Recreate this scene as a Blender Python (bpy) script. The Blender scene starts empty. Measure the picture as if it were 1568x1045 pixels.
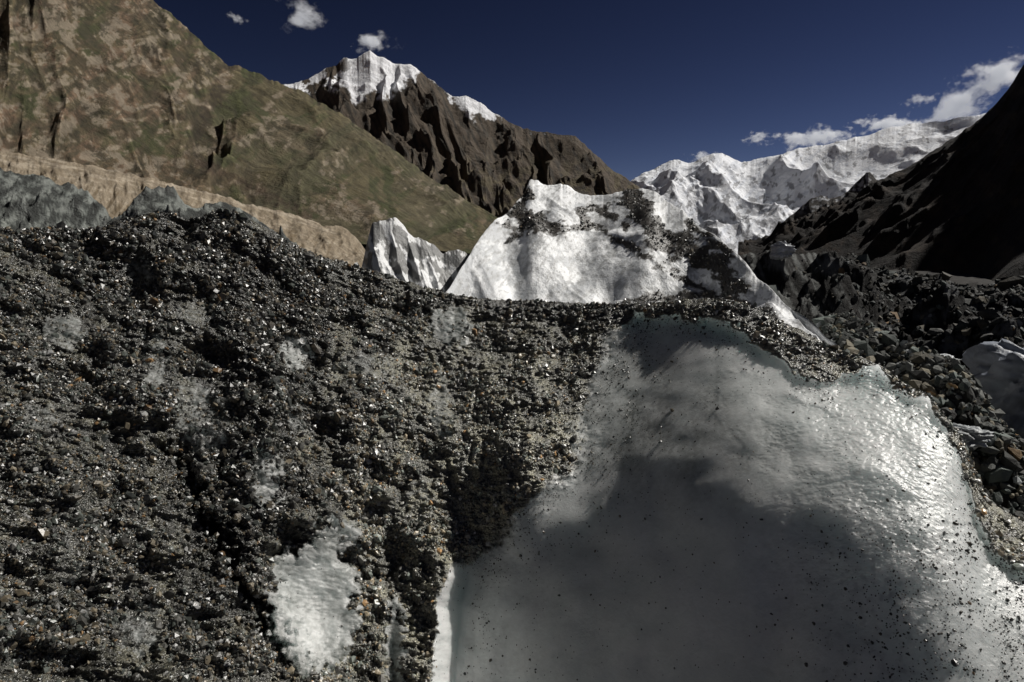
import bpy, math, numpy as np
from mathutils import Vector
rng = np.random.default_rng(7)
F=1045.33; CX=784.0; CY=522.7; TH=math.radians(6.65)
cT,sT=math.cos(TH),math.sin(TH)
scene=bpy.context.scene
# ---------------------------------------------------------------- helpers
def ray(px,py):
    a=(np.asarray(px,float)-CX)/F; b=-(np.asarray(py,float)-CY)/F
    x=a; y=cT+b*sT; z=-sT+b*cT
    return x,y,z
def hdir(px,py):
    x,y,z=ray(px,py); h=np.hypot(x,y)
    return x/h,y/h,z/h          # horizontal unit + tan(el)
def proj(x,y,z):
    d=y*cT-z*sT; u=y*sT+z*cT
    d=np.maximum(d,1e-3)
    return CX+F*x/d, CY-F*u/d
G=np.stack([np.cos(np.linspace(0,2*np.pi,256,endpoint=False)),np.sin(np.linspace(0,2*np.pi,256,endpoint=False))],1)
def _g(ix,iy,seed,fx,fy):
    n=(ix*374761393+iy*668265263+seed*144269504)&0xffffffff
    n=((n^(n>>13))*1274126177)&0xffffffff
    n=(n^(n>>16))&255
    g=G[n]; return g[...,0]*fx+g[...,1]*fy
def perlin(x,y,seed=0):
    x0=np.floor(x);y0=np.floor(y);fx=x-x0;fy=y-y0
    ix=x0.astype(np.int64);iy=y0.astype(np.int64)
    u=fx*fx*fx*(fx*(fx*6-15)+10);v=fy*fy*fy*(fy*(fy*6-15)+10)
    a=_g(ix,iy,seed,fx,fy);b=_g(ix+1,iy,seed,fx-1,fy)
    c=_g(ix,iy+1,seed,fx,fy-1);d=_g(ix+1,iy+1,seed,fx-1,fy-1)
    return ((a*(1-u)+b*u)*(1-v)+(c*(1-u)+d*u)*v)*1.5
def fbm(x,y,o=4,seed=0,gain=.5):
    s=0;a=1.;f=1.
    for i in range(o):
        s=s+a*perlin(x*f+i*13.7,y*f-i*7.3,seed+i*11); a*=gain; f*=2.03
    return s
def ridged(x,y,o=4,seed=0,gain=.5):
    s=0;a=1.;f=1.;t=0;w=1.
    for i in range(o):
        n=1-np.abs(perlin(x*f+i*5.1,y*f+i*9.7,seed+i*17))*1.6
        n=np.clip(n,0,1)**1.5*w; s=s+a*n; t+=a; w=np.clip(n*1.6,0.15,1); a*=gain; f*=2.07
    return s/t
def ss(a,b,x):
    t=np.clip((x-a)/(b-a),0,1); return t*t*(3-2*t)
def segd(px,py,pts):
    d=np.full(np.shape(px),1e9)
    for (x0,y0),(x1,y1) in zip(pts[:-1],pts[1:]):
        dx,dy=x1-x0,y1-y0
        t=np.clip(((px-x0)*dx+(py-y0)*dy)/(dx*dx+dy*dy),0,1)
        d=np.minimum(d,np.hypot(px-x0-t*dx,py-y0-t*dy))
    return d
def ell(px,py,cx,cy,rx,ry):
    return np.exp(-(((px-cx)/rx)**2+((py-cy)/ry)**2))
def mixc(a,b,m):
    return a*(1-m[...,None])+np.asarray(b,float)*m[...,None]
def interp(px,pts):
    p=np.array(pts,float); return np.interp(px,p[:,0],p[:,1])
def sinterp(px,pts,w=20):           # gaussian smoothed polyline
    v=0;W=0
    for k in np.linspace(-2,2,17):
        g=math.exp(-k*k); v=v+g*interp(px+k*w,pts); W+=g
    return v/W
def mesh_from(name,V,Fc,nper,col=None,attrs=None,smooth=True,mat=None):
    me=bpy.data.meshes.new(name)
    nv=len(V); nf=len(Fc)
    me.vertices.add(nv); me.vertices.foreach_set('co',V.astype(np.float32).ravel())
    me.loops.add(nf*nper); me.loops.foreach_set('vertex_index',Fc.astype(np.int32).ravel())
    me.polygons.add(nf); me.polygons.foreach_set('loop_start',(np.arange(nf)*nper).astype(np.int32))
    me.polygons.foreach_set('loop_total',np.full(nf,nper,np.int32))
    me.polygons.foreach_set('use_smooth',np.full(nf,smooth))
    me.update(calc_edges=True)
    if col is not None:
        a=me.attributes.new('Col','FLOAT_COLOR','POINT')
        c=np.ones((nv,4),np.float32); c[:,:3]=col.reshape(-1,3); a.data.foreach_set('color',c.ravel())
    for k,v in (attrs or {}).items():
        a=me.attributes.new(k,'FLOAT','POINT'); a.data.foreach_set('value',np.asarray(v,np.float32).ravel())
    ob=bpy.data.objects.new(name,me); scene.collection.objects.link(ob)
    if mat: me.materials.append(mat)
    return ob
def grid(name,X,Y,Z,col=None,attrs=None,mat=None,smooth=True):
    n,m=X.shape
    V=np.stack([X,Y,Z],-1).reshape(-1,3)
    i=np.arange(n*m).reshape(n,m)
    Fc=np.stack([i[:-1,:-1],i[:-1,1:],i[1:,1:],i[1:,:-1]],-1).reshape(-1,4)
    return mesh_from(name,V,Fc,4,col,attrs,smooth,mat)
ph=(1+5**.5)/2
ICV=np.array([(-1,ph,0),(1,ph,0),(-1,-ph,0),(1,-ph,0),(0,-1,ph),(0,1,ph),(0,-1,-ph),(0,1,-ph),(ph,0,-1),(ph,0,1),(-ph,0,-1),(-ph,0,1)])/math.hypot(1,ph)
ICF=np.array([(0,11,5),(0,5,1),(0,1,7),(0,7,10),(0,10,11),(1,5,9),(5,11,4),(11,10,2),(10,7,6),(7,1,8),(3,9,4),(3,4,2),(3,2,6),(3,6,8),(3,8,9),(4,9,5),(2,4,11),(6,2,10),(8,6,7),(9,8,1)])
def stones(name,P,R,C,mat,flat=(0.45,1.0),jit=.28):
    N=len(P)
    V=np.repeat(ICV[None],N,0)*(1+rng.uniform(-jit,jit,(N,12,1)))+rng.normal(0,.1,(N,12,3))
    S=np.stack([rng.uniform(.8,1.35,N),rng.uniform(.6,1.,N),rng.uniform(flat[0],flat[1],N)],1)
    V*=S[:,None,:]
    q=rng.normal(size=(N,4)); q/=np.linalg.norm(q,axis=1)[:,None]
    w,x,y,z=q.T
    M=np.stack([1-2*(y*y+z*z),2*(x*y-z*w),2*(x*z+y*w),2*(x*y+z*w),1-2*(x*x+z*z),2*(y*z-x*w),2*(x*z-y*w),2*(y*z+x*w),1-2*(x*x+y*y)],1).reshape(N,3,3)
    V=np.einsum('nij,nkj->nki',M,V)*R[:,None,None]+P[:,None,:]
    Fc=(ICF[None]+(np.arange(N)*12)[:,None,None]).reshape(-1,3)
    col=np.repeat(C[:,None,:],12,1)
    return mesh_from(name,V.reshape(-1,3),Fc,3,col,None,False,mat)
def stone_cols(N,dark=1.):
    g=rng.uniform(.03,.2,N)[:,None]*np.array([1,.98,.88])
    r=rng.random(N)
    g[r<.28]*=np.array([.88,1.,.98])
    k=(r>.76)&(r<.97); g[k]=rng.uniform(.1,.3,k.sum())[:,None]*np.array([1,.85,.6])
    k=(r>=.98); g[k]=rng.uniform(.22,.5,k.sum())[:,None]*np.array([1,.62,.3])
    k=(r>.28)&(r<.31); g[k]=rng.uniform(.3,.5,k.sum())[:,None]*np.array([1,1,.97])
    return g*(dark if np.isscalar(dark) else dark[:,None])
# ---------------------------------------------------------------- materials
def nmat(name):
    m=bpy.data.materials.new(name); m.use_nodes=True; nt=m.node_tree
    return m,nt,nt.nodes,nt.links,nt.nodes['Principled BSDF']
def noise_node(N,L,scale,detail=6,rough=.6,coord=None):
    n=N.new('ShaderNodeTexNoise'); n.inputs['Scale'].default_value=scale
    n.inputs['Detail'].default_value=detail; n.inputs['Roughness'].default_value=rough
    if coord is not None: L.new(coord,n.inputs['Vector'])
    return n
def ramp(N,L,src,p0,p1,c0=0,c1=1):
    r=N.new('ShaderNodeMapRange'); L.new(src,r.inputs['Value'])
    r.inputs['From Min'].default_value=p0; r.inputs['From Max'].default_value=p1
    r.inputs['To Min'].default_value=c0; r.inputs['To Max'].default_value=c1
    return r.outputs['Result']
def colmat(name,scale,bump=.5,dist=1.,rough=.9,var=(.6,1.35),scale2=None,spec=.25):
    m,nt,N,L,B=nmat(name)
    tc=N.new('ShaderNodeTexCoord').outputs['Object']
    at=N.new('ShaderNodeAttribute'); at.attribute_name='Col'
    n1=noise_node(N,L,scale,8,.65,tc)
    v=ramp(N,L,n1.outputs['Fac'],.3,.7,var[0],var[1])
    mx=N.new('ShaderNodeVectorMath'); mx.operation='SCALE'
    L.new(at.outputs['Color'],mx.inputs[0]); L.new(v,mx.inputs['Scale'])
    L.new(mx.outputs[0],B.inputs['Base Color'])
    n2=noise_node(N,L,scale2 or scale*2,8,.7,tc)
    b=N.new('ShaderNodeBump'); b.inputs['Strength'].default_value=bump; b.inputs['Distance'].default_value=dist
    L.new(n2.outputs['Fac'],b.inputs['Height']); L.new(b.outputs[0],B.inputs['Normal'])
    B.inputs['Roughness'].default_value=rough; B.inputs['Specular IOR Level'].default_value=spec
    return m
mat_mtn=colmat('mountain_rock_mat',.03,1.,26.,.95,(.6,1.4),.014)
mat_peak=colmat('peak_rock_mat',.008,.9,50.,.9,(.75,1.2),.01)
mat_range=colmat('snow_range_mat',.004,.6,70.,.8,(.95,1.04),.005)
mat_wall=colmat('moraine_mat',.12,1.,3.,.95,(.65,1.3),.2)
mat_ground=colmat('moraine_ground_mat',1.2,.9,.25,.85,(.5,1.5),2.,.15)
mat_serac=colmat('serac_mat',4.,.5,.06,.4,(.9,1.06),6.,.5)
mat_till=colmat('icy_till_mat',6.,1.,.06,.5,(.5,1.5),12.,.5)
mat_shade=colmat('shaded_dirty_ice_mat',2.,1.,.2,.8,(.5,1.5),3.,.1)
mat_stone=colmat('gravel_stone_mat',120.,.3,.002,.34,(.7,1.3),300.,.75)
mat_boulder=colmat('boulder_mat',4.,.6,.05,.75,(.6,1.4),9.,.3)
# ---------------------------------------------------------------- generic ridge builder
def ridge(name,crest,Rc,Rb,zb,px0,px1,nc,nr,prof,noisef,colf,mat,back=1.2,tmax=1.3,crestn=0,seed=0,sm=22,kp=10):
    px=np.linspace(px0,px1,nc)
    pys=sinterp(px,crest,sm); pyd=sinterp(px,crest,2)
    if crestn: pyd=pyd+crestn*fbm(px/28.,px*0,4,seed+90,.6)
    hx,hy,te=hdir(px,pys); _,_,ted=hdir(px,pyd)
    rc=sinterp(px,Rc,30); rb=sinterp(px,Rb,30) if isinstance(Rb,list) else np.full(nc,float(Rb))
    zbv=sinterp(px,zb,30) if isinstance(zb,list) else np.full(nc,float(zb))
    zc=rc*te
    t=np.linspace(0,tmax,nr)[:,None]
    tf=np.minimum(t,1.); tb=np.maximum(t-1,0)
    r=rb+(rc-rb)*t
    z=zbv+(zc-zbv)*tf**prof-(zc-zbv)*back*tb/(tmax-1)*1.0 + rc*(ted-te)*tf**kp
    PX=np.broadcast_to(px,r.shape)
    X=hx*r; Y=hy*r
    dz,drr=noisef(PX,t+0*r,r,X,Y)
    X=X+hx*drr; Y=Y+hy*drr; Z=z+dz
    ppx,ppy=proj(X,Y,Z)
    gx=np.gradient(Z,axis=1)/np.maximum(np.hypot(np.gradient(X,axis=1),np.gradient(Y,axis=1)),1e-6)
    gy=np.gradient(Z,axis=0)/np.maximum(np.hypot(np.gradient(X,axis=0),np.gradient(Y,axis=0)),1e-6)
    sl=np.hypot(gx,gy)
    lap=Z-(np.roll(Z,3,1)+np.roll(Z,-3,1))/2
    C=colf(PX,t+0*r,X,Y,Z,ppx,ppy,sl,lap)
    return grid(name,X,Y,Z,C,None,mat),(X,Y,Z)
# ---------------------------------------------------------------- left mountain
crestL=[(-900,-420),(-300,-330),(0,-190),(120,-90),(200,-30),(235,0),(262,22),(300,55),(325,80),(345,94),(372,104),(400,116),(440,134),(480,152),(520,174),(560,202),(600,230),(640,258),(680,285),(715,308),(745,325),(780,345),(830,380),(900,410)]
def nL(PX,t,r,X,Y):
    a=PX*2.1; wx=fbm(a/420,t*2.,3,3)*150
    left=ss(460,260,PX); edge=ss(260,110,PX)
    g=ridged((a+wx-t*420)/420,t*1.5+X*0,4,5,.42)
    g2=ridged((a+wx*.6+t*300)/170,t*3.5,3,9,.4)
    m=ridged(X/330,Y/330,5,21,.42)
    env=np.where(t<1,np.sin(np.clip(t,0,1)*np.pi)**.6,0)
    env=np.clip(env+.04,0,1)
    dz=env*((g-.5)*(22+30*left*(1-.6*edge))+(g2-.4)*(9+8*left*(1-.9*edge))+(m-.4)*(24+24*(1-edge)))
    d=segd(PX,t*100,[(330,22),(300,40),(318,58),(345,85)])
    dz=dz-env*12*np.exp(-(d/18)**2)
    return dz,0*dz
def cL(PX,t,X,Y,Z,ppx,ppy,sl,lap):
    w1=fbm(ppx/120,ppy/120,3,28)*50
    n1=fbm(ppx/90,ppy/60,6,31,.6); n2=fbm((ppx+ppy*.9+w1)/26,(ppy-ppx*.5)/75,6,41,.62); n3=fbm(ppx/24,ppy/17,6,43,.7)
    C=np.ones(X.shape+(3,))*np.array([.115,.097,.054])
    rock=ss(-.1,.3,n1*.8+ss(380,180,ppx)*.75-.22+n3*.3)
    C=mixc(C,[.165,.122,.08],rock*.9)
    red=ss(-.1,.4,n2+n1*.5)*ss(420,120,ppx)
    C=mixc(C,[.175,.108,.07],red*.6)
    green=ss(-.1,.3,fbm((ppx+w1)/70+3,(ppy-w1)/36,6,51,.6)+.08)*(1-rock*.5)
    C=mixc(C,[.058,.066,.027],green*.85)
    fan=ss(260,360,ppx)*ss(150,210,ppy)*ss(-.1,.3,fbm((ppx*.7+ppy)/70,(ppy-ppx*.6)/200,4,61)+.12)
    C=mixc(C,[.115,.10,.062],fan*.6)
    lowred=ss(215,300,ppy)*ss(-.2,.3,n1+.1)*ss(430,300,ppx+0*ppy)
    C=mixc(C,[.15,.105,.065],lowred*.6)
    st=fbm((ppx*.75+ppy*.65)/60,(ppy*.75-ppx*.65+w1)/20,6,47,.62)
    C=mixc(C,[.05,.042,.027],ss(.05,.5,st)*.6*ss(520,330,ppx))
    C=mixc(C,[.29,.245,.185],ss(.1,.5,-st+n3*.7)*rock*.7)
    C=mixc(C,[.04,.036,.022],ss(.1,.5,-n3-n2*.5)*.65*(.45+.55*rock))
    gd=segd(ppx,ppy,[(335,140),(318,175),(300,210),(290,240),(318,250)])+fbm(ppx/8,ppy/8,3,77)*12
    C=mixc(C,[.05,.037,.026],ss(13,3,gd)*.6)
    gd=segd(ppx,ppy,[(300,250),(340,265),(400,295),(470,330)])+fbm(ppx/8,ppy/8,3,78)*8
    C=mixc(C,[.06,.04,.027],ss(9,2,gd)*.6)
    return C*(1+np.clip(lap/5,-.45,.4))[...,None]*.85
ridge('left_mountain',crestL,[(-900,1500),(200,2000),(500,2300),(900,2800)],[(-900,450),(0,560),(560,800),(900,1100)],[(-900,30),(560,20),(900,0)],-900,900,1300,600,1.05,nL,cL,mat_mtn,crestn=4.,seed=2)
# ---------------------------------------------------------------- snow peak
crestP=[(300,190),(380,160),(435,131),(470,122),(495,108),(515,99),(524,88),(545,91),(556,84),(566,77),(580,85),(592,92),(605,99),(630,99),(645,112),(665,125),(690,146),(712,149),(735,156),(752,170),(775,184),(800,197),(815,200),(840,203),(865,207),(880,207),(892,219),(905,231),(930,254),(955,272),(985,290),(1010,310),(1050,345),(1100,380)]
def nP(PX,t,r,X,Y):
    a=PX; wx=fbm(a/80,t*3,3,103)*26
    g=ridged((a+wx+t*90)/66,t*1.2,5,105,.5)
    m=ridged(X/700,Y/700,6,121,.5)
    env=np.where(t<1,np.clip((1-t)*3.2,0,1)**.7,0)
    return env*((g-.45)*200+(m-.4)*220),0*t
def cP(PX,t,X,Y,Z,ppx,ppy,sl,lap):
    n=fbm(ppx/20,ppy/16,5,131,.6); n2=fbm((ppx-ppy*.4)/7,ppy/30,3,133)
    C=np.ones(X.shape+(3,))*np.array([.085,.067,.05])
    C=mixc(C,[.04,.034,.027],ss(-.1,.4,n2))
    C=mixc(C,[.12,.10,.06],ss(200,300,ppy)*ss(-.1,.4,n)*.7)
    crest=interp(ppx,crestP)
    depth=interp(ppx,[(300,10),(430,10),(460,22),(500,30),(530,50),(545,70),(570,64),(600,48),(625,26),(636,14),(650,-6),(680,-4),(692,10),(720,26),(750,18),(765,-6),(1100,-20)])
    snow=ss(-4,4,depth-(ppy-crest)+n*12+n2*4)
    rk=ss(.25,.4,n+.4*ss(16,3,segd(ppx,ppy,[(523,98),(500,125),(470,150)])))
    C=mixc(C,[.82,.83,.86],snow*(1-rk*ss(550,520,ppx)))
    return C
ridge('snow_peak_mountain',crestP,[(300,6800),(565,7000),(1100,6200)],4200,-50,300,1100,900,420,1.1,nP,cP,mat_peak,crestn=3.,seed=4,sm=14,kp=6)
# ---------------------------------------------------------------- far snow range
crestR=[(880,330),(940,300),(968,276),(985,266),(1000,260),(1020,250),(1040,244),(1055,250),(1070,246),(1088,237),(1105,233),(1120,241),(1135,250),(1160,243),(1190,238),(1225,228),(1265,221),(1300,214),(1330,206),(1360,197),(1395,190),(1440,186),(1480,180),(1520,170),(1600,150),(1750,140)]
def nR(PX,t,r,X,Y):
    m=ridged(X/1300+3,Y/1500,5,221,.42); m2=fbm(X/600,Y/600,4,224,.45)
    env=np.where(t<1,np.clip((1-t)*3,0,1)**.7,0)
    return env*((m-.4)*520*(1-.5*ss(1150,1400,PX))+m2*50),0*t
def cR(PX,t,X,Y,Z,ppx,ppy,sl,lap):
    n=fbm(ppx/14,ppy/12,5,231,.6); n2=fbm((ppx+ppy)/10,(ppy-ppx*.4)/26,4,233)
    C=np.ones(X.shape+(3,))*np.array([.82,.84,.88])
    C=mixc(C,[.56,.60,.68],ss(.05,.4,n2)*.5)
    rk=ss(.36,.48,n+ss(285,340,ppy)*.25-.12*ss(280,240,ppy)-.12*ss(1250,1350,ppx))
    C=mixc(C,[.14,.14,.15],rk*.7)
    return C
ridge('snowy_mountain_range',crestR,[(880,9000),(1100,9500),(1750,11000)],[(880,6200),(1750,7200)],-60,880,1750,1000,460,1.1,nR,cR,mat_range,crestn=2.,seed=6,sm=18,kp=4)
crestS=[(1190,350),(1205,335),(1222,322),(1240,305),(1256,300),(1270,303),(1290,300),(1305,285),(1318,272),(1330,262),(1337,270),(1350,282),(1400,300),(1460,330)]
def nS(PX,t,r,X,Y):
    env=np.where(t<1,np.clip((1-t)*3,0,1),0)
    return env*((ridged(PX/16,t*2,4,301)-.4)*80+fbm(PX/10,t*6,4,302)*25),0*t
def cS(PX,t,X,Y,Z,ppx,ppy,sl,lap):
    n=fbm(ppx/9,ppy/7,4,303)
    C=np.ones(X.shape+(3,))*np.array([.05,.045,.042])
    return mixc(C,[.6,.62,.66],ss(.1,.35,n)*ss(340,300,ppy)*.7)
ridge('rock_spur',crestS,[(1190,6000),(1460,5600)],4600,-50,1190,1460,260,160,1.2,nS,cS,mat_peak,crestn=2.,seed=8)
# ---------------------------------------------------------------- right dark mountain
crestD=[(1130,385),(1180,366),(1215,350),(1245,334),(1275,318),(1310,300),(1345,284),(1385,262),(1420,238),(1450,218),(1480,198),(1500,184),(1525,160),(1545,135),(1568,98),(1640,10),(1800,-160),(2100,-420),(2600,-650),(3300,-850)]
def nD(PX,t,r,X,Y):
    env=np.where(t<1,np.clip((1-t)*3,0,1),0)
    k=r/2500
    return env*k*((ridged(X/500,Y/500,6,401,.55)-.4)*120+fbm(X/300,Y/300,5,402)*20),0*t
def cD(PX,t,X,Y,Z,ppx,ppy,sl,lap):
    n=fbm(ppx/40,ppy/30,6,403,.65)
    C=np.ones(X.shape+(3,))*np.array([.015,.013,.012])  # very low albedo stands in for the slope lying in shade
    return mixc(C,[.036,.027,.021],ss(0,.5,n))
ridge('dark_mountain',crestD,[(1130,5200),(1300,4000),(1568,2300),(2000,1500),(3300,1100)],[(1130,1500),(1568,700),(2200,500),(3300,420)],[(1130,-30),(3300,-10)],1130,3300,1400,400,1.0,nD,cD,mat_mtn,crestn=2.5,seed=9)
# ---------------------------------------------------------------- lateral moraine wall
crestM=[(-700,180),(-200,218),(0,232),(60,240),(120,250),(180,262),(240,276),(300,290),(340,300),(375,310),(420,322),(460,332),(500,345),(530,350),(548,368),(565,392),(600,405),(650,415)]
def nM(PX,t,r,X,Y):
    env=np.where(t<1,np.clip((1-t)*6,0,1),0)
    return env*((ridged((PX+t*20)/34,t*1.2,5,501,.5)-.4)*3.4+fbm(PX/30,t*4,4,502)*2),0*t
def cM(PX,t,X,Y,Z,ppx,ppy,sl,lap):
    cy=interp(ppx,crestM); u=ppy-cy
    n=fbm((ppx+ppy*.6)/11,ppy/34,5,503,.6); n2=fbm(ppx/50,u/6,5,504,.6); n4=fbm(ppx/9,u/24,4,506,.6)
    C=np.ones(X.shape+(3,))*np.array([.29,.24,.175])
    C=mixc(C,[.17,.135,.09],ss(-.1,.35,n)*.6); C=mixc(C,[.42,.36,.28],ss(.0,.35,n2)*.7)
    C=mixc(C,[.14,.105,.07],ss(.05,.4,n4)*.4)
    C=mixc(C,[.13,.095,.055],ss(.0,.4,n+n2*.6)*.6*ss(12,36,u))
    return mixc(C,[.16,.12,.08],ss(1.01,1.03,t))
ridge('lateral_moraine_wall',crestM,[(-700,360),(0,400),(560,560),(650,600)],[(-700,225),(0,250),(560,400),(650,440)],-12,-700,650,1000,220,1.0,nM,cM,mat_wall,crestn=3.5,seed=12,back=.4)
# ---------------------------------------------------------------- ground sheet
def gz(x,y):
    r=np.hypot(x,y)
    base=-1.65-1.6*ss(3,9,r)-3.5*ss(12,60,r)-8*ss(80,400,r)-20*ss(500,3000,r)
    k=ss(3,10,r)
    h=ridged(x/9+3,y/9,4,601)*1.1*k+fbm(x/3,y/3,4,602)*.35*k
    h=h+ridged(x/60,y/60,4,603)*4.5*ss(25,90,r)+fbm(x/400,y/400,3,604)*10*ss(200,900,r)
    return base+h-.5*k
rr=np.concatenate([[0.01],np.geomspace(.5,16000,620)])[:,None]; aa=np.linspace(0,2*np.pi,1000)[None,:]
GX=rr*np.sin(aa); GY=rr*np.cos(aa); GZ=gz(GX,GY)
n=fbm(GX/5,GY/5,4,611)[...,None]
GC=np.array([.026,.024,.022])*(1+.5*n)  # darkened colour stands in for the mountain's shadow on the valley floor
grid('moraine_ground',GX,GY,GZ,GC,None,mat_ground)
# ---------------------------------------------------------------- near ice forms behind the crest
def ice_noise(a1,s1,a2,s2,seed,rid=.0):
    def f(PX,t,r,X,Y):
        env=np.where(t<1,np.clip((1-t)*5,0.15,1),.4)
        return env*(a1*fbm(X/s1,Y/s1*.7,4,seed)+a2*fbm(X/s2,Y/s2,3,seed+5)+rid*(ridged((X+Y*.5)/s1,Y/s1*.4,4,seed+9)-.5)),0*t
    return f
crestC=[(600,520),(660,470),(688,442),(700,420),(720,388),(738,358),(752,340),(770,332),(785,318),(803,302),(812,284),(824,281),(838,290),(858,288),(880,294),(905,301),(935,296),(960,291),(985,288),(1003,292),(1020,308),(1045,322),(1070,345),(1095,358),(1118,378),(1142,398),(1160,425),(1185,445),(1210,475),(1250,510),(1320,570)]
def bands(ppx,ppy):
    j=fbm(ppx/26,ppy/16,5,711,.6)
    b=np.maximum.reduce([
      1-ss(9,13,segd(ppx,ppy,[(800,300),(792,322),(815,338),(852,347)])+j*12),
      1-ss(4,8,segd(ppx,ppy,[(800,352),(850,354),(900,348),(890,322),(925,326),(960,345)])+j*10),
      1-ss(15,20,segd(ppx,ppy,[(962,296),(985,330),(1010,365),(1060,385),(1098,402),(1125,442)])+j*15),
      1-ss(2,6,segd(ppx,ppy,[(905,350),(950,368),(1000,400),(1045,428),(1090,448)])+j*10),
      1-ss(3,7,segd(ppx,ppy,[(1060,345),(1090,368),(1120,392)])+j*9),
      1-ss(2,7,segd(ppx,ppy,[(760,336),(790,350),(775,372)])+j*8),
      (1-ss(3,10,segd(ppx,ppy,[(960,462),(1080,452),(1150,468),(1200,500)])+j*10))])
    return np.clip(b,0,1)
def nC(PX,t,r,X,Y):
    env=np.where(t<1,np.clip((1-t)*5,0.1,1),.4)
    z=.27*fbm(X/1.3,Y/1.5,3,705)+.016*fbm(X/.25,Y/.3,3,706)+.11*(ridged((X+Y*.8)/1.,Y/2.2,3,708,.45)-.5)
    return env*z,0*t
def cC(PX,t,X,Y,Z,ppx,ppy,sl,lap):
    C=np.ones(X.shape+(3,))*np.array([.82,.835,.845])
    n=fbm(ppx/34,ppy/24,5,701,.6); n2=fbm(ppx/6,ppy/6,3,703); n3=fbm((ppx+ppy)/12,(ppy-ppx)/40,5,704,.6)
    C=mixc(C,[.42,.44,.46],ss(.05,.5,n+ss(810,720,ppx)*.7+ss(400,450,ppy)*.12)*.7)
    C=mixc(C,[.38,.385,.38],ss(.15,.5,n3+n*.4)*.6)
    C=mixc(C,[.25,.25,.24],ss(.36,.5,n2)*.5)
    return mixc(C,[.04,.034,.027],bands(ppx,ppy)*.97)
obC,(SX,SY,SZ)=ridge('ice_serac',crestC,[(600,5.2),(690,6.2),(820,8.6),(1000,8.6),(1150,6.6),(1320,4.6)],[(600,4.4),(800,5.0),(1320,3.8)],-1.9,600,1320,760,420,.75,nC,cC,mat_serac,crestn=2.5,seed=14,back=1.0,sm=10)
spx,spy=proj(SX,SY,SZ); bm_=bands(spx,spy)
idx=np.flatnonzero((bm_.ravel()>.7)); idx=rng.choice(idx,5000)
P=np.stack([SX.ravel()[idx],SY.ravel()[idx],SZ.ravel()[idx]],1)+rng.normal(0,.005,(5000,3))
stones('serac_debris',P,np.clip(rng.lognormal(-5.1,.5,5000),.003,.025),stone_cols(5000,.45),mat_stone)
crest2=[(520,470),(548,430),(556,398),(564,365),(570,342),(580,336),(598,333),(606,331),(614,340),(624,358),(634,366),(652,370),(664,374),(678,386),(688,380),(700,376),(712,380),(722,388),(735,420),(750,470)]
def c2(PX,t,X,Y,Z,ppx,ppy,sl,lap):
    n=fbm((ppx*.9-ppy*.5)/14,(ppy+ppx*.5)/60,4,721); n2=fbm(ppx/14,ppy/14,4,722)
    C=np.ones(X.shape+(3,))*np.array([.78,.79,.79])
    C=mixc(C,[.10,.10,.095],ss(.0,.12,n+n2*.5+ss(345,400,ppy)*.25)*.9)
    return C
ridge('ice_pinnacle',crest2,[(520,6.6),(750,6.9)],[(520,5.3),(750,5.6)],-1.8,520,750,330,330,.85,ice_noise(.14,.5,.03,.12,725,.3),c2,mat_serac,crestn=3.,seed=15,back=1.,sm=8)
crest3=[(-500,330),(-200,280),(-60,262),(0,258),(35,264),(70,266),(90,280),(110,292),(135,305),(155,318),(170,332),(200,360),(260,400)]
crest4=[(110,400),(150,350),(170,330),(195,318),(215,303),(240,298),(262,304),(290,314),(315,308),(345,303),(366,312),(385,325),(410,342),(450,370),(520,420)]
def c3(PX,t,X,Y,Z,ppx,ppy,sl,lap):
    n=fbm(ppx/22,ppy/18,6,731,.65); n2=fbm(ppx/30,ppy/14,4,732)
    C=np.ones(X.shape+(3,))*np.array([.10,.11,.10])
    C=mixc(C,[.22,.235,.215],ss(.0,.4,n+n2*.4)); C=mixc(C,[.025,.028,.025],ss(.0,.2,-n)*.9)
    return C
def n3f(seed):
    def f(PX,t,r,X,Y):
        env=np.where(t<1,np.clip((1-t)*5,0.15,1),.4)
        return env*(.6*(ridged(X/1.2,Y/1.2,6,seed,.6)-.4)+.05*fbm(X/.15,Y/.15,3,seed+4)),0*t
    return f
ridge('till_mound',crest3,[(-500,6.),(0,6.8),(260,7.2)],4.4,-1.4,-500,260,420,240,.8,n3f(735),c3,mat_till,crestn=5.,seed=16,back=1.)
ridge('till_mound.001',crest4,[(110,5.4),(520,6.)],4.,-1.2,110,520,340,240,.8,n3f(745),c3,mat_till,crestn=5.,seed=18,back=1.)
crest5=[(1080,430),(1120,405),(1150,388),(1172,380),(1190,371),(1205,372),(1222,382),(1255,386),(1285,398),(1310,392),(1335,410),(1370,424),(1420,432),(1480,440),(1560,436),(1700,450),(1900,470)]
def n5(PX,t,r,X,Y):
    env=np.where(t<1,np.clip((1-t)*5,0.15,1),.4)
    return env*(1.7*(ridged(X/5,Y/5,6,755,.6)-.4)+.4*fbm(X/1.5,Y/1.5,4,757)),0*t
def c5(PX,t,X,Y,Z,ppx,ppy,sl,lap):
    n=fbm((ppx*1.2-ppy*.6)/12,(ppy+ppx*.5)/70,4,751); n2=fbm(ppx/40,ppy/26,4,752)
    ice=ss(1340,1230,ppx+n2*80)
    C=np.ones(X.shape+(3,))*np.array([.018,.017,.016])  # ridge colour lowered to imitate the mountain's shadow over it
    C=mixc(C,[.14,.145,.14],ss(-.02,.25,n+n2*.4)*ice*.9)
    C=mixc(C,[.35,.36,.37],ell(ppx,ppy,1272,408,16,10)*.6)
    C=mixc(C,[.14,.145,.15],ss(.2,.4,n2)*ss(1330,1400,ppx)*.7)
    return C
o5,(QX,QY,QZ)=ridge('dirty_ice_ridge',crest5,[(1080,20),(1300,26),(1900,20)],[(1080,9.),(1900,9)],-3.6,1080,1900,600,300,.9,n5,c5,mat_shade,crestn=5.,seed=19,back=1.)
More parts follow.
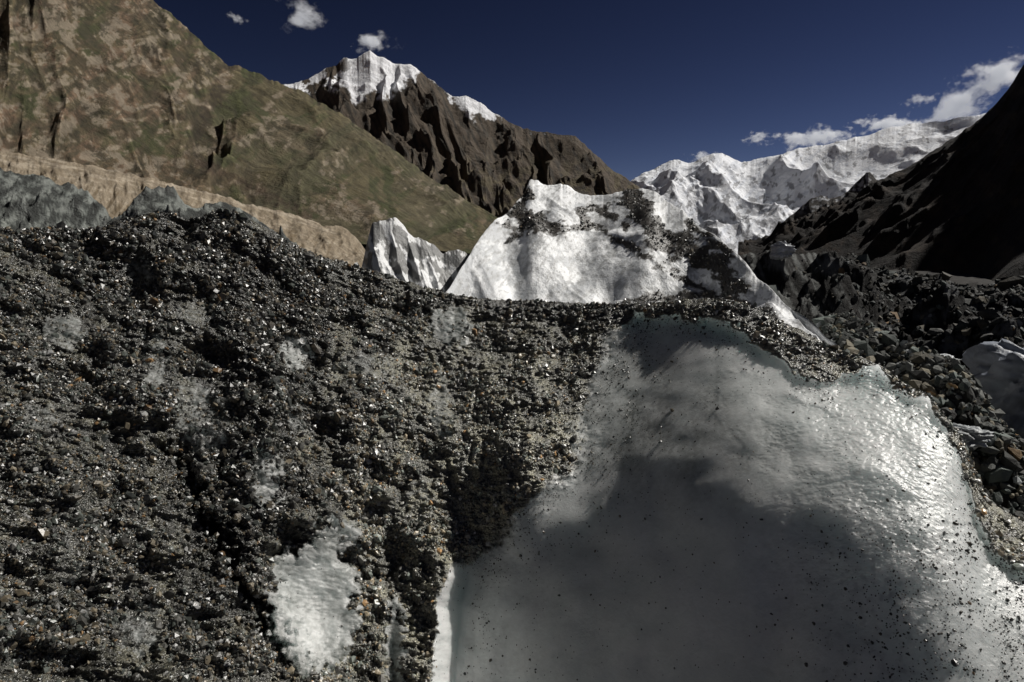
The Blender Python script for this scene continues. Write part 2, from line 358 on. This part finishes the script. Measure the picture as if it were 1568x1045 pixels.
qpx,_=proj(QX,QY,QZ); wq=ss(1250,1360,qpx)+.04; idx=rng.choice(QX.size,14000,p=(wq/wq.sum()).ravel())
P=np.stack([QX.ravel()[idx],QY.ravel()[idx],QZ.ravel()[idx]],1)
stones('moraine_boulders',P,np.clip(rng.lognormal(-3.0,.6,14000),.02,.42),stone_cols(14000,.42)*np.array([.95,1,1.05]),mat_boulder,(.4,.9))
crest6=[(1150,520),(1220,500),(1265,487),(1300,481),(1325,490),(1345,505),(1380,524),(1420,540),(1455,556),(1485,578),(1505,606),(1530,640),(1570,690),(1640,760)]
def c6(PX,t,X,Y,Z,ppx,ppy,sl,lap):
    return np.ones(X.shape+(3,))*np.array([.03,.03,.028])*(1+.5*fbm(ppx/20,ppy/20,4,761))[...,None]
o6,(RX,RY,RZ)=ridge('rubble_mound',crest6,[(1150,7.5),(1640,6.5)],[(1150,3.6),(1640,3.6)],-2.9,1150,1640,400,260,.8,ice_noise(.25,.6,.1,.2,765,.1),c6,mat_ground,crestn=4.,seed=20,back=1.)
idx=rng.integers(0,RX.size,14000)
P=np.stack([RX.ravel()[idx],RY.ravel()[idx],RZ.ravel()[idx]],1)
stones('rubble_boulders',P,np.clip(rng.lognormal(-3.8,.55,14000),.01,.12),stone_cols(14000,1.)*np.array([.95,1,1.03]),mat_boulder,(.4,.9))
Nb=9000
a=np.radians(rng.uniform(12,52,Nb)); r=6*np.exp(rng.uniform(0,1,Nb)*2.7)
x=r*np.sin(a); y=r*np.cos(a); z=gz(x,y)
stones('scattered_boulders',np.stack([x,y,z],1),np.clip(rng.lognormal(-2.9,.6,Nb),.03,.35)*np.clip(r/18,.5,2.),stone_cols(Nb,.3),mat_boulder,(.4,.9))
def block(name,px,py,R,w,h,dpt,seed,col):
    hx,hy,te=hdir(px,py); c=np.array([hx*R,hy*R,te*R-h])
    u=np.linspace(0,2*np.pi,72)[None,:]; v=np.linspace(-np.pi/2,np.pi/2,48)[:,None]
    cs=lambda q,e: np.sign(np.cos(q))*np.abs(np.cos(q))**e
    sn=lambda q,e: np.sign(np.sin(q))*np.abs(np.sin(q))**e
    X=cs(v,.6)*cs(u,.7);Y=cs(v,.6)*sn(u,.7);Z=sn(v,.7)+0*u
    d=1+.3*fbm(X*1.3+seed,Z*1.3+Y,5,seed,.6)+.25*(ridged(X*2+Y,Z*2,4,seed+3)-.5)
    X,Y,Z=X*d*w+c[0]+.25*w*Z,Y*d*dpt+c[1],Z*d*h+c[2]
    C=np.ones(X.shape+(3,))*np.array(col)*(1+.5*fbm(X/.2,Z/.08,5,seed+8,.6))[...,None]
    return grid(name,X,Y,Z,C,None,mat_serac)
block('ice_block',1575,545,8.5,.5,.42,.6,801,(.24,.265,.31))
block('ice_block.001',1440,545,7.1,.10,.04,.15,802,(.5,.52,.53))
block('ice_block.002',1476,655,5.,.10,.05,.15,803,(.3,.32,.33))
block('ice_block.003',1197,372,18.,.2,.2,.3,804,(.5,.52,.55))
# ---------------------------------------------------------------- foreground glacier mound
crestF=[(-500,380),(-200,352),(0,350),(40,354),(80,348),(120,352),(160,350),(190,336),(225,330),(255,326),(285,337),(310,332),(330,322),(352,322),(375,330),(400,345),(425,358),(450,377),(480,390),(520,402),(560,412),(600,424),(650,440),(700,453),(760,460),(820,461),(880,465),(940,466),(1000,464),(1060,458),(1110,458),(1150,468),(1190,490),(1240,512),(1275,534),(1320,548),(1350,560),(1385,588),(1420,606),(1445,636),(1468,664),(1484,700),(1498,742),(1520,772),(1568,800),(1650,840),(2000,1000)]
nc,nr,nb=1500,820,90
px=np.linspace(-400,2000,nc); pys=sinterp(px,crestF,38); pyc=sinterp(px,crestF,5)+1.6*fbm(px/16,px*0,4,900)
cols=[-500,0,300,600,710,900,1100,1300,1500,1700,2100]
tab={0.:[1.1,1.18,1.24,1.34,1.48,1.45,1.32,1.25,1.24,1.30,1.4],
     .25:[1.3,1.38,1.44,1.53,1.64,1.55,1.42,1.34,1.33,1.42,1.55],
     .5:[1.6,1.66,1.70,1.76,1.81,1.70,1.54,1.44,1.42,1.50,1.65],
     .75:[1.95,2.0,2.03,2.05,2.06,1.99,1.78,1.61,1.55,1.60,1.75],
     1.:[2.3,2.38,2.45,2.56,2.58,2.52,2.31,2.04,1.82,1.80,1.9]}
sk=sorted(tab); tmp=np.stack([sinterp(px,list(zip(cols,tab[k])),66) for k in sk])
s=np.linspace(0,1,nr)
def cr(tmp,s):
    n=len(sk); f=s*(n-1); i=np.clip(f.astype(int),0,n-2); u=(f-i)[:,None]
    g=lambda k: tmp[np.clip(k,0,n-1)]
    p0,p1,p2,p3=g(i-1),g(i),g(i+1),g(i+2)
    p0=np.where((i==0)[:,None],2*p1-p2,p0); p3=np.where((i==n-2)[:,None],2*p2-p1,p3)
    return .5*((2*p1)+(-p0+p2)*u+(2*p0-5*p1+4*p2-p3)*u*u+(-p0+3*p1-3*p2+p3)*u**3)
R=cr(tmp,s)
for _ in range(6):
    Rk=R.copy(); Rk[50:-50]=(R[:-100]+R[100:]+2*R[50:-50])/4; R=Rk
PX=np.broadcast_to(px,R.shape); PY=1250+(pys-1250)*s[:,None]+(pyc-pys)*s[:,None]**14
hx,hy,te=hdir(PX,PY)
X=hx*R;Y=hy*R;Z=te*R
U=X; V=Y+Z
j1=fbm(PX/45,PY/45,5,910); j2=fbm(PX/14,PY/14,4,911)
rim0=interp(PY*1.0,[(440,985),(470,955),(520,905),(560,885),(620,862),(680,862),(720,840),(780,775),(830,740),(880,714),(930,700),(1045,692),(1250,700)])
low=ss(780,900,PY)
D=PX-rim0+j1*22*(1-.8*low)
inside=ss(-12,70-50*low,D)
crestd=PY-pyc
def patch(cx,cy,rx,ry,k=.5): return ss(.34,.6,ell(PX+j2*14,PY+j2*14,cx,cy,rx,ry)+j1*.16)
win=np.zeros_like(PX)
for (cx,cy,rx,ry,w) in [(95,505,40,34,.5),(210,425,34,50,.42),(455,538,32,34,.65),(480,925,80,112,1),(690,500,36,36,.6),(605,985,14,100,.75),(310,640,50,70,.5),(240,560,24,60,.5),(675,620,20,60,.5),(410,730,34,50,.6),(460,640,26,28,.5),(60,640,40,30,.42),(110,850,40,60,.38),(215,960,50,50,.42),(565,565,60,28,.42),(300,480,40,22,.42),(520,820,40,30,.65),(640,760,24,50,.4)]:
    win=np.maximum(win,w*patch(cx,cy,rx,ry))
lip=ss(-40,-22,D+j2*4)*ss(830,900,PY)*(1-ss(10,26,D))
win*=1-inside
jj=j1*14+j2*8
bandw=sinterp(px,[(-400,0),(840,0),(900,10),(960,8),(990,26),(1050,30),(1110,38),(1160,62),(1230,82),(1262,70),(1290,34),(1330,12),(1390,14),(1440,26),(1480,50),(1510,75),(1560,85),(1640,60),(2000,50)],8)
deb=ss(0,14,bandw-crestd+jj)*ss(820,900,PX)
grav=np.clip(1-inside-win,0,1)
grav=np.maximum(grav,deb)
grav=grav*(1-lip)
dens=np.exp(-np.clip(D,0,None)/60)*inside*.7*(1-lip)*(1-.8*low)+ss(1150,1500,PX)*ss(650,900,PY)*.30+.012+.2*ss(60,0,crestd-bandw)*inside*ss(900,1000,PX)
dens=np.clip(dens*(1+j1*1.2),0,1)
# darkens the sunlit upper dome by colour to soften the shadow edge
dome_shade=.42*ell(PX,PY,960,630,170,110)+.30*ell(PX,PY,1120,690,160,110)
dirt_shade=np.clip(np.maximum((1-inside)*ss(0,.1,win)*(1-.45*ell(PX,PY,480,930,90,130)),inside*(.10+dome_shade+.5*np.exp(-np.clip(D,0,None)/70)*(1-low)+.04*ss(700,1050,PY)+.2*low*ss(300,20,D)-.16*ss(1100,1300,PX)*ss(850,600,PY))),0,1)*(1-lip)  # dirt in windows and along the rim, plus dome shading painted into the ice
dirt_shade=np.clip(dirt_shade*(1+j1*.4)+.3*np.clip(j2,0,1)*ss(1050,1350,PX)*inside,0,1)
rough=np.clip((1-inside)*(1-win*.75)*(1-lip)+deb*.6,0,1)
rs=1-.45*ss(560,700,PX)
dr=rough*(.05*rs*fbm(U/.45,V/.6,4,920)+.035*rs*fbm(U/.12,V/.30,4,919,.55)+.02*rs*fbm(U/.11,V/.11,4,921,.6)+.008*fbm(U/.028,V/.028,3,922,.6))
ice=1-rough
dr=dr+ice*(.016*fbm(U/.3,V/.4,3,930)+.0004*fbm(U/.05,V/.05,2,931))
upr=ss(1080,1360,PX+j1*120)*ss(1020,640,PY+j1*120)*inside*(1-deb)
dr=dr+upr*(-.022*(ridged((U+V*.25)/.26,V/.5,4,935)-.4)+.003*fbm(U/.014,V/.014,4,936,.65))
dr=dr-.045*np.exp(-((D+32)/20)**2)*low+.06*ss(-34,6,D)*low*np.exp(-np.clip(D-6,0,None)/50)
fur=interp(PY*1.0,[(300,215),(450,222),(600,265),(700,272),(760,292),(830,330),(900,368),(960,400),(1045,440),(1250,480)])
fd=PX-fur+j2*16+j1*16
fm=ss(640,740,PY)*ss(1080,960,PY)*(.6+.8*np.clip(j1+.3,0,1))
dr=dr+fm*(.08*np.exp(-(np.clip(fd,0,None)/22)**2)*ss(-10,6,fd)-.03*np.exp(-((fd-40)/22)**2))
dr=dr-.075*ell(PX,PY,440,790,58,56)-.05*ell(PX,PY,400,680,60,60)+.05*ell(PX,PY,480,950,70,110)+.09*ell(PX,PY,205,425,26,46)
dr=dr+.06*ell(PX,PY,310,640,45,80)-.05*ell(PX,PY,110,760,110,150)+.03*ell(PX,PY,600,1000,14,110)-.03*ell(PX,PY,650,900,40,120)
dr=dr-.07*ell(PX,PY,790,720,80,110)-.05*ell(PX,PY,820,560,70,90)
dr=dr-.02*deb
fade=ss(0,10,crestd)*.75+.25
R2=R+dr*fade
X=hx*R2;Y=hy*R2;Z=te*R2
k=np.linspace(0,1,nb+1)[1:,None]; drb=2.6*k**1.4
hxc,hyc,tec=hx[-1],hy[-1],te[-1]; rc=R2[-1]
rb=rc+drb; zb=(rb*tec)-1.0*drb**1.25+.06*fbm(hxc*rb/.2,hyc*rb/.2,4,940)*ss(0,.1,drb)
X=np.vstack([X,hxc*rb]);Y=np.vstack([Y,hyc*rb]);Z=np.vstack([Z,zb])
pad=lambda A: np.vstack([A,np.repeat(A[-1:],nb,0)])
gravA=pad(grav);densA=pad(dens);dirt_shadeA=pad(dirt_shade);PXA=pad(PX);PYA=pad(PY);j1A=pad(j1)
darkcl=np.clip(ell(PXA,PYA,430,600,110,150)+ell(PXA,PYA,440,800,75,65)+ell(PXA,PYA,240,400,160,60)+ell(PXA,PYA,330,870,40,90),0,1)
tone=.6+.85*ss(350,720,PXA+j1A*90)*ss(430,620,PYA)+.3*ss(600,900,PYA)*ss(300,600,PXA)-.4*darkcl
C=np.ones(X.shape+(3,))*np.array([.145,.143,.12])
C=mixc(C,[.23,.22,.16],ss(-.1,.45,j1A+.3*ss(500,750,PXA))*.8)
C=mixc(C,[.05,.05,.047],ss(0,.4,pad(fbm(PX/30+9,PY/50,4,950)))*.6)
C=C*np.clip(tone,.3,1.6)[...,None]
m,nt,N,L,B=nmat('glacier_surface_mat')
tc=N.new('ShaderNodeTexCoord').outputs['Object']
def att(n):
    a=N.new('ShaderNodeAttribute'); a.attribute_name=n; return a
def math_(op,a,b):
    q=N.new('ShaderNodeMath'); q.operation=op
    for k_,s_ in enumerate((a,b)):
        if isinstance(s_,(int,float)): q.inputs[k_].default_value=s_
        else: L.new(s_,q.inputs[k_])
    return q.outputs[0]
at=att('Col');ag=att('grav');ad=att('dens');ai=att('dirt_shade')
n1=noise_node(N,L,70,5,.6,tc); n2=noise_node(N,L,260,3,.6,tc); n3=noise_node(N,L,7,5,.6,tc)
gv=N.new('ShaderNodeTexVoronoi'); gv.inputs['Scale'].default_value=230; L.new(tc,gv.inputs['Vector'])
gs=N.new('ShaderNodeSeparateColor'); L.new(gv.outputs['Color'],gs.inputs[0])
v=math_('MULTIPLY',ramp(N,L,gs.outputs[0],0,1,.35,1.7),ramp(N,L,gv.outputs['Distance'],.35,.75,1.,.45))
sc=N.new('ShaderNodeVectorMath'); sc.operation='SCALE'; L.new(at.outputs['Color'],sc.inputs[0]); L.new(v,sc.inputs['Scale'])
L.new(sc.outputs[0],B.inputs['Base Color']); B.inputs['Roughness'].default_value=.3; B.inputs['Specular IOR Level'].default_value=.9
bp=N.new('ShaderNodeBump'); bp.inputs['Strength'].default_value=1.; bp.inputs['Distance'].default_value=.006
L.new(math_('ADD',math_('ADD',n1.outputs['Fac'],math_('MULTIPLY',gv.outputs['Distance'],-.5)),math_('MULTIPLY',gs.outputs[1],.35)),bp.inputs['Height']); L.new(bp.outputs[0],B.inputs['Normal'])
I=N.new('ShaderNodeBsdfPrincipled')
def mix(a,b,f):
    c=N.new('ShaderNodeMix'); c.data_type='RGBA'
    for s_,k_ in ((a,6),(b,7)):
        if isinstance(s_,tuple): c.inputs[k_].default_value=s_
        else: L.new(s_,c.inputs[k_])
    L.new(f,c.inputs[0]); return c.outputs[2]
c0=mix((.73,.77,.755,1),(.85,.87,.855,1),ramp(N,L,n3.outputs['Fac'],.35,.65))
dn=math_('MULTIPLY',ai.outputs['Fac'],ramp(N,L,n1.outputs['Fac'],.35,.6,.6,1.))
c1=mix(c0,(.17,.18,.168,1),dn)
vo=N.new('ShaderNodeTexVoronoi'); vo.inputs['Scale'].default_value=210; L.new(tc,vo.inputs['Vector'])
sub=N.new('ShaderNodeSeparateColor'); L.new(vo.outputs['Color'],sub.inputs[0])
ml=math_('MULTIPLY',math_('LESS_THAN',sub.outputs[0],ad.outputs['Fac']),ramp(N,L,vo.outputs['Distance'],.25,.38,1,0))
c2_=mix(c1,(.05,.05,.045,1),ml)
L.new(c2_,I.inputs['Base Color'])
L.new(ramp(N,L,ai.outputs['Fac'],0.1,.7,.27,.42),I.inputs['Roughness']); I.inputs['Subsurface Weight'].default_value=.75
I.inputs['Subsurface Radius'].default_value=(.88,.95,.95); I.inputs['Subsurface Scale'].default_value=.17
nb1=noise_node(N,L,150,6,.72,tc)
bi=N.new('ShaderNodeBump'); bi.inputs['Strength'].default_value=.5; bi.inputs['Distance'].default_value=.003
L.new(nb1.outputs['Fac'],bi.inputs['Height']); L.new(bi.outputs[0],I.inputs['Normal'])
ms=N.new('ShaderNodeMixShader')
nn=noise_node(N,L,55,6,.7,tc)
L.new(ramp(N,L,math_('ADD',ag.outputs['Fac'],nn.outputs['Fac']),.85,1.12),ms.inputs[0]); L.new(I.outputs[0],ms.inputs[1]); L.new(B.outputs[0],ms.inputs[2])
L.new(ms.outputs[0],N['Material Output'].inputs['Surface'])
grid('glacier_ice_mound',X,Y,Z,C,{'grav':gravA,'dens':densA,'dirt_shade':dirt_shadeA},m)
# ---- gravel on the mound
P3=np.stack([X,Y,Z],-1); du=np.gradient(P3,axis=1); dv=np.gradient(P3,axis=0)
nrm=np.cross(du,dv); area=np.linalg.norm(nrm,axis=-1); nrm/=np.maximum(area,1e-12)[...,None]
nrm*=np.where(nrm[...,2:3]<0,-1,1)
vis=(PXA>-120)&(PXA<1700)&(PYA<1120)
rowi=np.arange(X.shape[0])[:,None]+0*X; vis&=rowi<nr+14
clump=.12+1.2*ss(-.35,.5,pad(fbm(U/.16,V/.16,4,960)))
clump=clump*(.45+.55*ss(700,350,PXA)+.3*ss(520,430,PYA)+1.2*darkcl)
w=area*np.clip(gravA-.3,0,1)**1.2*clump*vis
def samp(w,n): 
    c=np.cumsum(w.ravel()); return np.searchsorted(c,rng.random(n)*c[-1])
def place(idx,R,sink=.15):
    o=P3.reshape(-1,3)[idx]; nn=nrm.reshape(-1,3)[idx]
    return o+nn*(R*sink)[:,None]+rng.normal(0,.0012,o.shape)
tn=np.clip(tone,.4,1.6).ravel()
N1=145000
i=samp(w/np.maximum(area,1e-9)**.35,N1); Rr=np.clip(rng.lognormal(-6.25,.52,N1),.001,.010)*(.7+.28*np.linalg.norm(P3.reshape(-1,3)[i],axis=1))
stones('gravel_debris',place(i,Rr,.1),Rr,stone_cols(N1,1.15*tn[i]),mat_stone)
N2=2200
i=samp(w*(1+3*darkcl),N2); Rr=np.clip(rng.lognormal(-4.8,.3,N2),.006,.02)
stones('pebbles',place(i,Rr,.2),Rr,stone_cols(N2,.9*tn[i]),mat_stone)
N3=5000
w3=area*vis*(1-gravA)*(densA**1.3+.004)
i=samp(w3,N3); Rr=np.clip(rng.lognormal(-6.5,.5,N3),.0007,.007)
stones('ice_grit',place(i,Rr,.2),Rr,stone_cols(N3,.35),mat_stone)
# ---------------------------------------------------------------- clouds
def cloud(name,cx,cy,w,h,R,dens,seed,thr=.5,tilt=0,depth=None):
    hx,hy,te=hdir(cx,cy); sc_=R/F
    bpy.ops.mesh.primitive_ico_sphere_add(subdivisions=3,radius=1)
    o=bpy.context.object; o.name=name; o.data.name=name
    o.location=(hx*R,hy*R,te*R); o.scale=(w*sc_,(depth or w)*sc_*.8,h*sc_)
    o.rotation_euler=(0,math.radians(tilt),-math.atan2(hx,hy))
    m=bpy.data.materials.new(name+'_mat'); m.use_nodes=True; nt=m.node_tree; N=nt.nodes; L=nt.links
    N.remove(N['Principled BSDF'])
    tcn=N.new('ShaderNodeTexCoord').outputs['Object']
    mp=N.new('ShaderNodeMapping'); mp.inputs['Location'].default_value=(seed*3.1,seed*1.7,0); mp.inputs['Scale'].default_value=(w/max(h,1)*.75,.9,1)
    L.new(tcn,mp.inputs['Vector'])
    nz=noise_node(N,L,1.7,9,.66,mp.outputs[0])
    n2_=ramp(N,L,nz.outputs['Fac'],.25,.75,-1.25,1.25)
    ln=N.new('ShaderNodeVectorMath'); ln.operation='LENGTH'; L.new(tcn,ln.inputs[0])
    fall=ramp(N,L,ln.outputs['Value'],0,1,.95,-1.)
    ad=N.new('ShaderNodeMath'); ad.operation='ADD'; L.new(n2_,ad.inputs[0]); L.new(fall,ad.inputs[1])
    dn=ramp(N,L,ad.outputs[0],thr,thr+.5,0,dens)
    pv=N.new('ShaderNodeVolumePrincipled'); L.new(dn,pv.inputs['Density'])
    pv.inputs['Color'].default_value=(1,1,1,1); pv.inputs['Anisotropy'].default_value=.1
    L.new(pv.outputs[0],N['Material Output'].inputs['Volume'])
    pv.inputs['Emission Color'].default_value=(.85,.9,1,1)
    em=N.new('ShaderNodeMath'); em.operation='MULTIPLY'; L.new(dn,em.inputs[0]); em.inputs[1].default_value=.25  # added self-glow stands in for light scattered inside the cloud
    L.new(em.outputs[0],pv.inputs['Emission Strength'])
    o.data.materials.append(m)
cloud('cloud',1485,150,110,52,10500,.014,1,.3,tilt=-18,depth=50)
cloud('cloud.001',1540,112,74,44,10600,.014,2,.3,depth=40)
cloud('cloud.002',458,12,64,54,8600,.010,3,.35,depth=40)
cloud('cloud.003',576,70,70,40,8900,.012,4,.35,depth=40)
cloud('cloud.004',1248,212,105,27,10500,.012,5,.25,depth=40)
cloud('cloud.005',1358,193,72,24,10500,.014,6,.25,depth=40)
cloud('cloud.006',1160,213,34,17,10500,.014,7,.2,depth=20)
cloud('cloud.007',365,30,26,14,8600,.008,8,.3,depth=20)
cloud('cloud.008',1410,153,36,15,10500,.008,9,.3,depth=20)
cloud('cloud.009',1075,240,40,14,10800,.012,10,.3,depth=20)
# ---------------------------------------------------------------- light, sky, camera
AZ=math.radians(70); EL=math.radians(46)
d=Vector((math.sin(AZ)*math.cos(EL),math.cos(AZ)*math.cos(EL),math.sin(EL)))
sl=bpy.data.lights.new('sun','SUN'); sl.energy=4.6; sl.angle=math.radians(.5); sl.color=(1,.96,.9)
so=bpy.data.objects.new('sun',sl); so.rotation_euler=d.to_track_quat('Z','Y').to_euler(); scene.collection.objects.link(so)
w=bpy.data.worlds.new('World'); scene.world=w; w.use_nodes=True; nt=w.node_tree
sk_=nt.nodes.new('ShaderNodeTexSky'); sk_.sky_type='NISHITA'; sk_.sun_disc=False; sk_.sun_elevation=EL; sk_.sun_rotation=AZ
sk_.altitude=5000; sk_.air_density=1.; sk_.dust_density=.2; sk_.ozone_density=3.
bg=nt.nodes['Background']; bg.inputs['Strength'].default_value=.05
gm=nt.nodes.new('ShaderNodeGamma'); gm.inputs['Gamma'].default_value=2.3
vm=nt.nodes.new('ShaderNodeVectorMath'); vm.operation='MULTIPLY'; vm.inputs[1].default_value=(.22,.09,.048)
nt.links.new(sk_.outputs[0],gm.inputs[0]); nt.links.new(gm.outputs[0],vm.inputs[0]); nt.links.new(vm.outputs[0],bg.inputs['Color'])
cam=bpy.data.cameras.new('camera'); cam.lens=24; cam.sensor_width=36; cam.clip_start=.05; cam.clip_end=60000
co=bpy.data.objects.new('camera',cam); co.rotation_euler=(math.pi/2-TH,0,0); scene.collection.objects.link(co); scene.camera=co
scene.view_settings.view_transform='Standard'; scene.view_settings.look='None'; scene.view_settings.exposure=0
